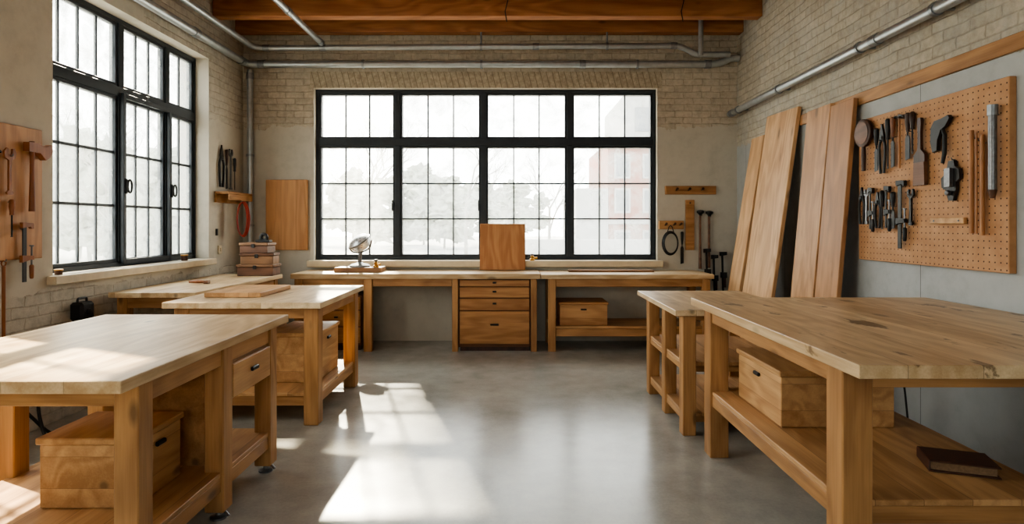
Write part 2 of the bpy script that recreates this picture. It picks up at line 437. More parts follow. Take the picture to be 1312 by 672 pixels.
# ------------------------------------------------------------ windows
def window(name, axis, p, a0, a1, z0, z1, mulls, ztr, cols, rows, gm, dirn, sash=.028, mv=.008, mh=.009, md=.026, stiles=()):
    mb = MB()
    def bx(s0, s1, d0, d1, c0, c1, bev=.003, m=mb):
        q0, q1 = p + d0, p + d1
        if axis == 'X': m.box(s0, s1, min(q0, q1), max(q0, q1), c0, c1, bev)
        else: m.box(min(q0, q1), max(q0, q1), s0, s1, c0, c1, bev)
    e = .042
    bx(a0, a1, -.04, .04, z0, z0 + e); bx(a0, a1, -.04, .04, z1 - e, z1)
    bx(a0, a0 + e, -.04, .04, z0 + e, z1 - e); bx(a1 - e, a1, -.04, .04, z0 + e, z1 - e)
    tr = .046
    bx(a0 + e, a1 - e, -.045, .045, ztr - tr, ztr + tr)
    mw = .034
    for m_ in mulls:
        bx(m_ - mw, m_ + mw, -.045, .045, z0 + e, ztr - tr); bx(m_ - mw, m_ + mw, -.045, .045, ztr + tr, z1 - e)
    edges = [a0 + e] + [v for m_ in mulls for v in (m_ - mw, m_ + mw)] + [a1 - e]
    for i in range(0, len(edges), 2):
        b0, b1 = edges[i], edges[i + 1]
        for (c0, c1, nr) in ((z0 + e, ztr - tr, rows), (ztr + tr, z1 - e, 1)):
            so_ = .052 if md > .02 else .03
            bx(b0, b1, -.03, so_, c0, c0 + sash, .002); bx(b0, b1, -.03, so_, c1 - sash, c1, .002)
            bx(b0, b0 + sash, -.03, so_, c0 + sash, c1 - sash, .002); bx(b1 - sash, b1, -.03, so_, c0 + sash, c1 - sash, .002)
            nc = cols[i // 2]
            for k in range(1, nc):
                v = b0 + sash + (b1 - b0 - 2 * sash) * k / nc; bx(v - mv, v + mv, -.012, md, c0 + sash, c1 - sash, 0)
            for k in range(1, nr):
                v = c0 + sash + (c1 - c0 - 2 * sash) * k / nr; bx(b0 + sash, b1 - sash, -.012, md, v - mh, v + mh, 0)
    for (s0, s1) in stiles:
        c0, c1 = z0 + .02, ztr - .01
        bx(s0, s0 + .040, .046, .080, c0, c1, .003); bx(s1 - .040, s1, .046, .080, c0, c1, .003)
        bx(s0 + .040, s1 - .040, .046, .080, c0, c0 + .045, .003); bx(s0 + .040, s1 - .040, .046, .080, c1 - .045, c1, .003)
    o = struct(name, mb, M_black)
    g = MB(); bx(a0 + .02, a1 - .02, -.003, .003, z0 + .02, z1 - .02, 0, g)
    mkobj('window_pane', g, gm, None, o, 'dusty sunlit glass')
    for m_ in mulls:
        h = MB()
        zz = z0 + (ztr - z0) * .46
        s = dirn
        if axis == 'X':
            h.box(m_ - .07, m_ - .045, p + s * .052, p + s * .062, zz - .07, zz + .07, .002)
            h.tube(smooth_path([(m_ - .057, p + s * .06, zz + .03), (m_ - .057, p + s * .10, zz + .03), (m_ - .057, p + s * .10, zz - .07)], .02), .008, 8)
        else:
            o_ = .035 if stiles else 0
            h.box(p + s * (.045 + o_), p + s * (.055 + o_), m_ + .0, m_ + .025, zz - .07, zz + .07, .002)
            h.ring((p + s * (.08 + o_), m_ + .013, zz), .03, .06, .009, 20, 8, 'YZ')
            h.tube([(p + s * (.050 + o_), m_ + .013, zz + .05), (p + s * (.085 + o_), m_ + .013, zz + .055)], .008, 8)
        mkobj('window_handle', h, M_iron, None, o, 'black iron casement handle')
    return o
window('window_1', 'X', YB + .11, BW[0], BW[1], BW[2], BW[3], [-1.50, -.375, .755], 2.59, [3, 3, 3, 3], 3, M_glass, -1)
window('window_2', 'Y', XL - .19, LW[0], LW[1], LW[2], LW[3], [5.50, 6.24], 2.74, [4, 3, 2], 3, M_glassL, 1, mv=.007, mh=.012, md=.012, stiles=((5.48, 6.26),))
window('window_3', 'Y', XL - .19, LW2[0], LW2[1], LW2[2], LW2[3], [2.1, 2.85], 2.74, [3, 3, 3], 3, M_glass, 1, mv=.007, mh=.012, md=.012)
window('fill_window', 'X', YF - .15, FW[0], FW[1], FW[2], FW[3], [-.75, .15], 2.65, [3, 3, 3], 3, M_glass, 1)  # unseen rear window, added to bring in fill light from behind the camera

# ------------------------------------------------------------ benches
def bench(label, X0, X1, Y0, Y1, zt, th, legs, lw, apron, tm, shelves=(), foot=None, group=None, cross=False):
    r = thing('workbench', label, 'workbench', ((X0 + X1) / 2, (Y0 + Y1) / 2, 0), group=group)
    part(r, 'bench_top', MB().box(X0, X1, Y0, Y1, zt - th, zt, .003), tm, 'pale worn plank worktop')
    for k, (lx, ly) in enumerate(legs):
        part(r, 'leg', MB().box(lx, lx + lw, ly, ly + lw, .0 if not foot or k not in foot else .045, zt - th, .005), M_legz)
    xs = sorted({l[0] for l in legs}); ys = sorted({l[1] for l in legs})
    xa, xb = xs[0], xs[-1] + lw; ya, yb = ys[0], ys[-1] + lw
    az = apron
    part(r, 'apron', MB().box(xa + lw * .9, xb - lw * .9, ya + .012, ya + .045, az, zt - th, .003), M_railx)
    part(r, 'apron', MB().box(xa + lw * .9, xb - lw * .9, yb - .045, yb - .012, az, zt - th, .003), M_railx)
    part(r, 'apron', MB().box(xa + .012, xa + .045, ya + lw * .9, yb - lw * .9, az, zt - th, .003), M_raily)
    part(r, 'apron', MB().box(xb - .045, xb - .012, ya + lw * .9, yb - lw * .9, az, zt - th, .003), M_raily)
    for (sz, sx0, sx1, rh) in shelves:
        part(r, 'shelf', MB().box(sx0, sx1, ya + .02, yb - .02, sz - .025, sz, .003), M_shelfx if cross else M_shelfy, 'pale plank lower shelf')
        for q in (MB().box(sx0, sx0 + .03, ya + .01, yb - .01, sz - rh, sz - .026, .003), MB().box(sx1 - .03, sx1, ya + .01, yb - .01, sz - rh, sz - .026, .003)):
            part(r, 'stretcher', q, M_raily)
        xe = xb - .02 if sx1 > xb - .4 else sx1
        for q in (MB().box(xa + .02, xb - .02, ya + .03, ya + .06, sz - rh, sz - .026, .003), MB().box(xa + .02, xe, yb - .06, yb - .03, sz - rh, sz - .026, .003)):
            part(r, 'stretcher', q, M_railx)
    return r

def crate(label, x0, x1, y0, y1, z0, z1, hside='X+', group=None):
    r = thing('wooden_box', label, 'box', ((x0 + x1) / 2, (y0 + y1) / 2, z0), group=group)
    ma = M_cratey if 'X' in hside else M_cratex
    part(r, 'body', MB().box(x0, x1, y0, y1, z0, z1 - .032, .004), ma)
    part(r, 'lid', MB().box(x0 - .012, x1 + .012, y0 - .012, y1 + .012, z1 - .03, z1, .005), M_drawery if 'X' in hside else M_drawer)
    h = MB(); zz = z1 - .085
    if hside == 'X+':
        c = (y0 + y1) / 2; h.box(x1, x1 + .018, c - .035, c + .035, zz - .011, zz + .011, .005)
    elif hside == 'X-':
        c = (y0 + y1) / 2; h.box(x0 - .018, x0, c - .035, c + .035, zz - .011, zz + .011, .005)
    else:
        c = (x0 + x1) / 2; h.box(c - .035, c + .035, y0 - .018, y0, zz - .009, zz + .009, .004)
    part(r, 'handle', h, M_iron, 'small black pull handle')
    return r

lw = .098
b = bench('thick plank-topped wooden workbench with a side drawer and low shelf',
          -2.60, -1.43, 2.16, 3.78, .93, .048, [(-1.553, 2.30), (-1.553, 2.98), (-1.553, 3.56), (-2.56, 2.30), (-2.56, 2.92), (-2.56, 3.56)], lw, .79, M_top,
          [(.25, -2.50, -1.47, .10)], foot=(1, 2))
part(b, 'drawer_case', MB().box(-2.05, -1.475, 3.085, 3.555, .585, .785, .003), M_raily)
part(b, 'divider_panel', MB().box(-2.05, -1.50, 3.068, 3.082, .25, .79, .002), M_raily)
dr = part(b, 'drawer', MB().box(-1.474, -1.452, 3.085, 3.55, .60, .775, .004), M_drawery, 'pale pine drawer front')
part(dr, 'handle', MB().box(-1.451, -1.435, 3.28, 3.36, .69, .712, .004), M_iron, 'small black pull')
for (fx, fy) in ((-1.504, 3.03), (-1.504, 3.61)):
    part(b, 'leveling_foot', MB().lathe([(.042, 0), (.042, .010), (.016, .018), (.013, .046)], (fx, fy, 0)).tube([(fx, fy, .03), (fx + .05, fy - .03, .045), (fx + .07, fy - .04, .03)], .007, 8), M_steel, 'small metal levelling foot')
crate('pale lidded wooden box on the low bench shelf', -2.08, -1.66, 2.60, 2.96, .252, .565, 'X+')
b = bench('square wooden workbench with thick pale top and low shelf', -2.58, -1.41, 4.35, 5.62, .93, .045,
          [(-1.56, 4.42), (-1.56, 5.46), (-2.53, 4.42), (-2.53, 5.46)], .11, .80, M_top, [(.24, -2.5, -1.47, .1)])
crate('tall pale wooden box with lid under the workbench', -1.95, -1.56, 4.72, 5.3, .242, .64, 'X+')
crate('reddish pine lidded box on a bench shelf', -2.45, -2.02, 4.62, 5.3, .242, .66, 'Y-')
bench('long narrow workbench standing along the window wall', -3.42, -2.68, 5.0, 6.90, .93, .045,
      [(-3.38, 5.05), (-2.8, 5.05), (-3.38, 6.75), (-2.8, 6.75)], .09, .79, M_top)
bench('large heavy workbench with stained pale plank top and deep shelf', 1.24, 2.87, 2.11, 4.10, 1.0, .05,
      [(1.275, 2.28), (1.275, 3.80), (2.70, 2.28), (2.70, 3.0)], .12, .87, M_topR, [(.43, 1.29, 2.2, .10)])
crate('pale lidded pine box on the deep bench shelf', 1.42, 2.02, 3.12, 3.70, .432, .73, 'X-')
bench('smaller wooden workbench with two open slatted shelves', 1.15, 2.08, 4.16, 5.42, .90, .04,
      [(1.215, 4.20), (1.215, 4.70), (1.215, 5.24), (1.93, 4.20), (1.93, 5.24)], .095, .82, M_top, [(.52, 1.23, 2.0, .07), (.16, 1.23, 2.0, .07)])

YFb = 7.0
r = thing('workbench', 'long wall workbench with a four-drawer pedestal under the window', 'workbench', (-1.15, 7.3, 0))
part(r, 'bench_top', MB().box(-2.62, .335, YFb - .02, YB - .008, .865, .926, .004), M_topx, 'pale worn plank worktop')
for lx in (-2.58, -1.76, -.71, .225): 
    part(r, 'leg', MB().box(lx, lx + (.07 if lx > -1 else .10), YFb, YFb + .08, 0, .865, .004), M_legz)
for lx in (-2.58, .225):
    part(r, 'leg', MB().box(lx, lx + .07, YB - .1, YB - .02, 0, .865, .004), M_legz)
part(r, 'apron', MB().box(-2.48, -1.765, YFb + .012, YFb + .04, .77, .865, .003), M_railx)
part(r, 'apron', MB().box(-1.655, -.715, YFb + .012, YFb + .04, .775, .865, .003), M_railx)
def pedestal(r, x0, x1, y0, y1, z0, z1, rows, mat):
    part(r, 'drawer_case', MB().box(x0, x1, y0 + .022, y1, z0, z1, .003), M_case)
    for (a, b_) in rows:
        d = part(r, 'drawer', MB().box(x0 + .014, x1 - .014, y0, y0 + .021, a, b_, .005), mat, 'oiled pine drawer front')
        c = (x0 + x1) / 2; zc = (a + b_) / 2 + (b_ - a) * .1
        hw = .05 if b_ - a > .2 else .022
        part(d, 'handle', MB().box(c - hw, c + hw, y0 - .022, y0 - .001, zc - .01, zc + .01, .004), M_iron, 'small black drawer pull')
pedestal(r, -.635, .22, YFb + .01, 7.6, .05, .86, [(.775, .85), (.64, .762), (.49, .627), (.09, .477)], M_drawer)
part(r, 'plinth', MB().box(-.62, .2, YFb + .06, 7.55, 0, .05, 0), M_darkw)
r2 = thing('drawer_chest', 'low pine drawer chest tucked beneath the wall workbench', 'drawers', (-2.05, 7.2, 0))
pedestal(r2, -2.40, -1.80, 7.06, 7.55, .06, .66, [(.49, .64), (.29, .477), (.09, .277)], M_drawer)
part(r2, 'plinth', MB().box(-2.38, -1.82, 7.1, 7.5, 0, .06, 0), M_darkw)

r = thing('workbench', 'plain wall workbench with one low shelf beneath the window', 'workbench', (1.37, 7.3, 0))
part(r, 'bench_top', MB().box(.345, 2.39, YFb - .02, YB - .008, .865, .918, .004), M_topx, 'pale worn plank worktop')
for lx in (.43, 2.26):
    for ly in (YFb, YB - .12):
        part(r, 'leg', MB().box(lx, lx + .09, ly, ly + .09, 0, .865, .004), M_legz)
part(r, 'apron', MB().box(.52, 2.26, YFb + .012, YFb + .04, .77, .865, .003), M_railx)
part(r, 'shelf', MB().box(.45, 2.33, YFb + .02, YB - .05, .27, .30, .003), M_shelfx)
part(r, 'stretcher', MB().box(.52, 2.26, YFb + .012, YFb + .04, .18, .268, .003), M_railx)
crate('small lidded pine box on the low shelf', .57, 1.14, 7.06, 7.5, .302, .58, 'Y-')

# ------------------------------------------------------------ leaning boards
def lean(label, y0, y1, L, deg, mat, xw=2.912, t=.04, cut=0.0):
    th = math.radians(deg)
    xb = xw - L * math.sin(th) - t * math.cos(th)
    m = MB(); w = (y1 - y0) / 2
    m.box(0, t, -w, w, 0, L, .004)
    for v in m.bm.verts:
        if v.co.z > L * .5: v.co.z += cut * v.co.y
    single('timber_board', m, mat, label, 'board', (xb, (y0 + y1) / 2, t * math.sin(th) + .002), (0, th, 0), world=False)
lean('tall narrow pine board leaning in the corner against the brick wall', 6.74, 7.08, 2.56, 9, M_slab)
lean('wide pale pine slab with knots leaning against the wall', 5.93, 6.66, 2.73, 8, M_slab, cut=.04)
lean('honey timber slab leaning against the wall beside another', 5.285, 5.70, 2.60, 5.2, M_slab2, 2.888)
lean('darker timber slab with worn face leaning beside the pegboard', 4.925, 5.28, 2.57, 4.9, M_slab3, 2.888, .04)

# ------------------------------------------------------------ pipes
def pipe(label, pts, r, rad=.12, clamps=(), joints=()):
    e = thing('pipe', label, 'pipe', pts[0])
    part(e, 'tube', MB().tube(smooth_path(pts, rad), r, 16), M_galv)
    for (p, d) in joints:
        p = Vector(p); d = Vector(d).normalized() * .04
        part(e, 'coupling', MB().tube([p - d, p + d], r * 1.2, 16), M_galvd)
    for (p, d, w) in clamps:
        p = Vector(p); d = Vector(d).normalized() * .015; w = Vector(w)
        part(e, 'pipe_clamp', MB().tube([p - d, p + d], r * 1.28, 14).tube([p, w], .012, 8), M_galvd)
pipe('thick galvanised pipe turning the corner below the beams', [(-3.38, -2.58, 3.56), (-3.38, 7.55, 3.56), (2.62, 7.55, 3.56), (2.8, 7.55, 3.64), (2.90, 7.55, 3.64)], .045,
     clamps=[((-1.9, 7.55, 3.56), (1, 0, 0), (-1.9, 7.668, 3.56)), ((-.39, 7.55, 3.56), (1, 0, 0), (-.39, 7.668, 3.56)), ((1.6, 7.55, 3.56), (1, 0, 0), (1.6, 7.668, 3.56)), ((-3.38, 5.2, 3.56), (0, 1, 0), (-3.489, 5.2, 3.56))],
     joints=[((-3.2, 7.55, 3.56), (1, 0, 0)), ((-3.38, 7.38, 3.56), (0, 1, 0)), ((.9, 7.55, 3.56), (1, 0, 0)), ((2.5, 7.55, 3.56), (1, 0, 0)), ((-3.38, 6.3, 3.56), (0, 1, 0))])
pipe('galvanised pipe running below the beams with a stepped end', [(-3.25, -2.58, 3.74), (-3.25, 7.46, 3.74), (2.12, 7.46, 3.77), (2.32, 7.46, 3.66), (2.42, 7.46, 3.66), (2.75, 7.46, 3.66)], .036, .16,
     clamps=[((-.39, 7.46, 3.755), (1, 0, 0), (-.39, 7.46, 3.94)), ((1.2, 7.46, 3.765), (1, 0, 0), (1.2, 7.46, 3.94))],
     joints=[((-3.1, 7.46, 3.742), (1, 0, 0)), ((-2.39, 7.46, 3.745), (1, 0, 0)), ((2.04, 7.46, 3.77), (1, 0, 0)), ((.3, 7.46, 3.76), (1, 0, 0))])
pipe('slim ceiling pipe running toward the window wall', [(-2.39, -2.58, 3.79), (-2.39, 7.42, 3.79)], .034, joints=[((-2.39, 7.36, 3.79), (0, 1, 0)), ((-2.39, 6.3, 3.79), (0, 1, 0))])
pipe('vertical galvanised pipe running down the room corner', [(-3.37, 7.6, .0), (-3.37, 7.6, 3.50)], .038,
     clamps=[((-3.37, 7.6, 2.4), (0, 0, 1), (-3.37, 7.668, 2.4)), ((-3.37, 7.6, 1.5), (0, 0, 1), (-3.37, 7.668, 1.5))], joints=[((-3.37, 7.6, 3.42), (0, 0, 1))])
pipe('short pipe dropping from the ceiling beam', [(2.36, 7.385, 4.2), (2.36, 7.385, 3.62)], .03)
pipe('long galvanised pipe running along the brick side wall', [(2.80, -2.58, 2.93), (2.80, 7.60, 2.93)], .038,
     clamps=[((2.80, y, 2.93), (0, 1, 0), (2.919, y, 2.93)) for y in (3.9, 4.75, 6.2, 7.3)], joints=[((2.8, 4.55, 2.93), (0, 1, 0)), ((2.8, 7.5, 2.93), (0, 1, 0))])
for (cx, cy) in ((-.06, 6.84), (1.98, 6.84)):
    single('hanging_wire', MB().tube([(cx, cy, 4.24), (cx + .01, cy, 4.1), (cx - .02, cy, 3.98), (cx, cy, 3.86)], .006, 6), M_iron, 'thin dark wire hanging from a ceiling beam', 'wire', (cx, cy, 3.86))

# ------------------------------------------------------------ tools
WALLROT = {'R': -math.pi / 2, 'L': math.pi / 2, 'B': 0}
PLX = {'R': 2.872, 'L': -3.463, 'B': 7.668}
def tool_root(name, label, wall, a, z, cat='tool', plane=None, group=None):
    p = PLX[wall] if plane is None else plane
    loc = (a, p, z) if wall == 'B' else (p, a, z)
    return thing(name, label, cat, loc, (0, 0, WALLROT[wall]), group)
def lp(r, name, mb, mat, label=None): return mkobj(name, mb, mat, None, r, label)
def hook(r, z=0, x=0, l=.045):
    lp(r, 'hook', MB().tube([(x, 0, z), (x, -l, z), (x, -l - .004, z + .014)], .004, 8), M_steel, 'small steel peg')
def hammer(wall, a, z, L=.4, s=1, head=M_iron, label='wood-handled hammer with dark steel head hanging on the wall', plane=None, mir=1, hmat=None):
    r = tool_root('hammer', label, wall, a, z, plane=plane)
    lp(r, 'handle', MB().tube([(0, -.03, -.0), (0, -.03, -L * .3), (0, -.03, -L * .7), (0, -.03, -L)], [.011 * s, .010 * s, .015 * s, .013 * s], 12), hmat or M_handle)
    m = MB()
    m.tube([(mir * -.075 * s, -.03, -.03 * s), (mir * -.055 * s, -.03, -.03 * s), (mir * -.055 * s, -.03, -.03 * s - .0001), (mir * .02 * s, -.03, -.03 * s)], [.020 * s, .020 * s, .015 * s, .015 * s], 14)
    m.prism([(mir * .010 * s, -.012 * s), (mir * .06 * s, -.018 * s), (mir * .10 * s, -.05 * s), (mir * .098 * s, -.058 * s), (mir * .06 * s, -.038 * s), (mir * .010 * s, -.046 * s)], -.045, -.015)
    lp(r, 'hammer_head', m, head); hook(r, -.055 * s, .018 * s); return r
def pliers(wall, a, z, L=.25, s=1, hm=M_rubber, label='dark pliers hanging on a peg', plane=None, spread=1):
    r = tool_root('pliers', label, wall, a, z, plane=plane)
    m = MB(); j = L * .32
    m.prism([(-.004, 0), (-.016 * s, -j * .5), (-.024 * s, -j * .8), (-.02 * s, -j), (.02 * s, -j), (.024 * s, -j * .8), (.016 * s, -j * .5), (.004, 0)], -.032, -.016)
    m.tube([(0, -.012, -j * .85), (0, -.038, -j * .85)], .012 * s, 12)
    lp(r, 'jaw', m, M_iron)
    for sg in (-1, 1):
        lp(r, 'handle', MB().tube(smooth_path([(sg * .010 * s, -.024, -j * .9), (sg * .034 * s * spread, -.024, -j * 1.35), (sg * .030 * s * spread, -.024, -L * .75), (sg * .018 * s * spread, -.024, -L)], .04), .0095 * s, 10), hm)
    hook(r, -j * 1.08); return r
def screwdriver(wall, a, z, L=.26, hm=M_rubber, label='screwdriver with dark handle hanging on a peg', plane=None):
    r = tool_root('screwdriver', label, wall, a, z, plane=plane); h = L * .42
    lp(r, 'handle', MB().tube([(0, -.026, 0), (0, -.026, -.012), (0, -.026, -h * .5), (0, -.026, -h * .85), (0, -.026, -h)], [.009, .018, .019, .013, .015], 12), hm)
    lp(r, 'shaft', MB().tube([(0, -.026, -h), (0, -.026, -L * .95)], .006, 8).prism([(-.004, -L * .94), (-.009, -L), (.009, -L), (.004, -L * .94)], -.028, -.024), M_iron)
    hook(r, -.02, .0, .02); return r
def chisel(wall, a, z, L=.3, label='wood-handled chisel hanging blade down', plane=None, hm=None, w=.014):
    r = tool_root('chisel', label, wall, a, z, plane=plane); h = L * .4
    lp(r, 'handle', MB().tube([(0, -.026, 0), (0, -.026, -.01), (0, -.026, -h * .6), (0, -.026, -h)], [.012, .019, .016, .010], 12), hm or M_handle)
    lp(r, 'blade', MB().tube([(0, -.026, -h), (0, -.026, -h - .03)], .007, 8).prism([(-w * .6, -h - .025), (-w, -h - .05), (-w, -L), (w, -L + .01), (w, -h - .05), (w * .6, -h - .025)], -.029, -.023), M_iron)
    hook(r, -h * .98, .0, .02); return r
def wrench(wall, a, z, L=.3, s=1, mat=M_iron, label='open-ended wrench hanging on the wall', plane=None):
    r = tool_root('wrench', label, wall, a, z, plane=plane)
    H = .05 * s
    pts = [(-.010, -H * 1.3), (-.034 * s, -H), (-.036 * s, -.4 * H), (-.02 * s, 0), (-.012 * s, -.1 * H), (-.014 * s, -.6 * H), (0, -.8 * H), (.014 * s, -.6 * H), (.016 * s, -.05 * H), (.026 * s, 0), (.036 * s, -.45 * H), (.032 * s, -H), (.010, -H * 1.3)]
    low = [(.010, -L + .03), (.022 * s, -L + .015), (.016 * s, -L), (-.016 * s, -L), (-.022 * s, -L + .015), (-.010, -L + .03)]
    lp(r, 'wrench_body', MB().prism(pts + low, -.030, -.016), mat); hook(r, -H * .85); return r
def fclamp(wall, a, z, L=.4, W=.1, label='dark iron bar clamp hanging on a peg', plane=None, mir=1, hm=None, s=1, jm=None):
    r = tool_root('bar_clamp', label, wall, a, z, plane=plane)
    lp(r, 'bar', MB().box(-.009 * s, .009 * s, -.034, -.026, -L, 0, .001), M_iron)
    W *= mir; jm = jm or M_iron
    lp(r, 'jaw', MB().prism([(-.014 * s * mir, 0), (W * .9, -.004), (W, -.012), (W, -.045), (W * .78, -.045), (W * .6, -.028), (-.014 * s * mir, -.04)], -.042, -.018), jm)
    zz = -L * .55
    lp(r, 'jaw', MB().prism([(-.016 * s * mir, zz), (W, zz - .006), (W * 1.02, zz - .035), (W * .6, zz - .034), (-.016 * s * mir, zz - .05)], -.042, -.018), jm)
    lp(r, 'screw', MB().tube([(W * .9, -.03, zz + .07), (W * .9, -.03, zz + .06), (W * .9, -.03, zz + .0599), (W * .9, -.03, zz - .10)], [.014, .014, .006, .006], 10), M_steel)
    lp(r, 'handle', MB().tube([(W * .9, -.03, zz - .07), (W * .9, -.03, zz - .08), (W * .9, -.03, zz - .16), (W * .9, -.03, zz - .17)], [.010, .015, .013, .009], 10), hm or M_rubber)
    hook(r, -.045, .0, .028); return r

single('pegboard', MB().box(2.874, 2.9195, 3.416, 4.895, 1.22, 2.365, .003), M_peg, 'tan perforated hardboard pegboard fixed to the wall', 'pegboard', (2.9, 4.17, 1.22))
Mx = Matrix.Rotation(math.pi / 2, 3, 'X')
r = tool_root('round_brush', 'round dark wooden brush hanging from a peg', 'R', 4.775, 2.36, 'brush')
lp(r, 'brush_head', MB().lathe([(.0, 0), (.10, 0), (.112, .008), (.112, .03), (.10, .036), (0, .036)], (0, -.012, -.115), 28, Mx), M_darkw)
lp(r, 'brush_face', MB().lathe([(0, 0), (.086, 0), (.09, .004), (0, .005)], (0, -.0485, -.115), 24, Mx), M_stain)
lp(r, 'handle', MB().tube([(0, -.03, -.22), (0, -.03, -.30), (0, -.03, -.42)], [.015, .018, .015], 12), M_darkw)
hook(r, -.02, 0, .02)
chisel('R', 4.615, 2.26, .34, 'dark-handled chisel hanging blade down', hm=M_rubber, w=.020)
pliers('R', 4.545, 2.28, .38, 1.1)
screwdriver('R', 4.475, 2.31, .38, M_rubber, 'long screwdriver with black handle on a peg')
chisel('R', 4.415, 2.31, .38, 'wood-handled gouge hanging blade down', w=.018, hm=M_toolw)
hammer('R', 4.335, 2.32, .40, .62, label='small wood-handled hammer with dark head hanging on pegs')
chisel('R', 4.250, 2.31, .34, 'broad dark chisel hanging beside the brush', hm=M_darkw, w=.024)
screwdriver('R', 4.20, 2.31, .30, M_darkw, 'short screwdriver with dark wooden handle')
r = tool_root('bench_brush', 'flat brush with wooden handle and dark bristles', 'R', 4.12, 2.25, 'brush')
lp(r, 'handle', MB().prism([(-.014, 0), (-.02, -.03), (-.013, -.1), (-.016, -.22), (-.055, -.26), (-.055, -.31), (.055, -.31), (.055, -.26), (.016, -.22), (.013, -.1), (.02, -.03), (.014, 0)], -.035, -.015), M_darkw)
lp(r, 'bristles', MB().prism([(-.052, -.31), (-.058, -.47), (.058, -.47), (.052, -.31)], -.038, -.012), M_stain); hook(r, -.015, 0, .02)
r = tool_root('angled_clamp', 'dark angled iron clamp with wide jaw hanging on a peg', 'R', 3.93, 2.22)
lp(r, 'jaw', MB().prism([(.085, 0), (.10, -.02), (.06, -.07), (.02, -.085), (-.01, -.15), (-.015, -.22), (-.055, -.23), (-.075, -.16), (-.07, -.06), (-.04, -.02), (.02, -.015)], -.038, -.012), M_iron)
lp(r, 'handle', MB().tube([(.02, -.025, -.07), (.05, -.03, -.13), (.048, -.03, -.24), (.03, -.03, -.31)], [.010, .013, .014, .011], 10), M_rubber)
hook(r, -.028, 0, .03)
def handplane(wall, a, z):
    r = tool_root('hand_plane', 'grey iron hand plane hanging on the pegboard', wall, a, z)
    lp(r, 'body', MB().prism([(-.02, 0), (.025, -.0), (.035, -.04), (.07, -.06), (.075, -.12), (.045, -.14), (.045, -.19), (.02, -.26), (-.02, -.26), (-.045, -.19), (-.08, -.17), (-.085, -.11), (-.045, -.08)], -.03, -.006), M_iron)
    lp(r, 'blade', MB().prism([(-.025, -.05), (.025, -.05), (.025, -.17), (-.025, -.17)], -.055, -.031), M_steel)
    lp(r, 'knob', MB().lathe([(.012, 0), (.018, .012), (.016, .028), (0, .034)], (0, -.03, -.21), 16, Mx), M_steel)
    hook(r, .006, 0, .02)
handplane('R', 3.83, 1.92)
pliers('R', 4.81, 1.81, .30)
wrench('R', 4.745, 1.79, .28, .9, M_steel)
fclamp('R', 4.69, 1.80, .33, .040)
pliers('R', 4.60, 1.76, .28)
screwdriver('R', 4.545, 1.77, .30)
fclamp('R', 4.49, 1.80, .32, .045, jm=M_rubber)
chisel('R', 4.415, 1.75, .28, 'dark chisel hanging among the clamps', hm=M_rubber, w=.020)
fclamp('R', 4.33, 1.83, .50, .060, s=2.2, label='heavy dark iron bar clamp hanging on pegs', jm=M_rubber)
wrench('R', 4.22, 1.76, .26, 1.0)
for (a, z, L, rr) in ((3.665, 2.09, .64, .014), (3.625, 2.07, .62, .006), (3.58, 2.05, .61, .013)):
    r = tool_root('wooden_dowel', 'slim wooden dowel hanging upright on the pegboard', 'R', a, z, 'dowel', group='dowels on the pegboard')
    lp(r, 'rod', MB().tube([(0, -.022, 0), (0, -.022, -L)], rr, 10), M_handle); hook(r, -.05, 0, .01)
r = tool_root('metal_rod', 'thick brushed grey metal rod hanging on the pegboard', 'R', 3.487, 2.2, 'rod')
lp(r, 'body', MB().tube([(0, -.036, -.02), (0, -.036, -.50)], .022, 18), M_steel)
lp(r, 'end_cap', MB().tube([(0, -.036, .012), (0, -.036, -.05)], .027, 18), M_galvd)
lp(r, 'end_cap', MB().tube([(0, -.036, -.49), (0, -.036, -.54)], [.024, .014], 18), M_stain); hook(r, -.045, 0, .015)
r = tool_root('wooden_peg_rail', 'short pale wooden batten screwed to the pegboard', 'R', 3.87, 1.55, 'rail')
lp(r, 'batten', MB().box(-.15, .15, -.03, -.003, -.04, 0, .004), M_cratey)
for sx_ in (-.11, .11): lp(r, 'screw', MB().tube([(sx_, 0, -.02), (sx_, -.034, -.02)], .006, 8), M_steel)

single('tool_panel', MB().box(-3.489, -3.465, 3.68, 4.36, 1.26, 2.2, .004), M_panelL, 'flat wooden tool panel screwed to the plaster wall', 'panel', (-3.477, 4.0, 1.26))
r = tool_root('mallet', 'wooden mallet with reddish curved head hanging on the panel', 'L', 4.22, 2.10)
lp(r, 'handle', MB().tube([(0, -.035, 0), (0, -.035, -.2), (0, -.035, -.50)], [.017, .014, .020], 12), M_toolw)
lp(r, 'mallet_head', MB().prism([(-.05, -.01), (.02, -.01), (.10, -.03), (.155, -.005), (.165, -.05), (.14, -.1), (.10, -.125), (.05, -.08), (-.05, -.075)], -.058, -.012), M_toolw); hook(r, -.09, .02, .03)
wrench('L', 4.045, 2.03, .32, 1.3, M_toolw, 'long brown tool with notched end hanging on the panel')
screwdriver('L', 4.06, 1.68, .26, M_toolw, 'wood-handled screwdriver hanging on the panel')
fclamp('L', 4.16, 1.52, .42, .07, 'wooden-jawed bar clamp hanging on the panel', s=1.8, hm=M_toolw, jm=M_toolw)
hammer('L', 3.85, 2.05, .45, 1.1, plane=-3.463)
r = tool_root('long_rod', 'long dark wooden rod hanging on the plaster wall', 'L', 4.02, 1.22, plane=-3.489)
lp(r, 'rod', MB().tube([(0, -.03, 0), (0, -.03, -.55)], .011, 10).ring((0, -.03, .02), .018, .018, .005), M_toolw); hook(r, .035)
r = tool_root('power_box', 'black wall-mounted power box with carry handle', 'L', 4.72, .89, 'power box', plane=-3.489)
lp(r, 'case', MB().box(-.075, .075, -.11, 0, -.15, 0, .02), M_rubber)
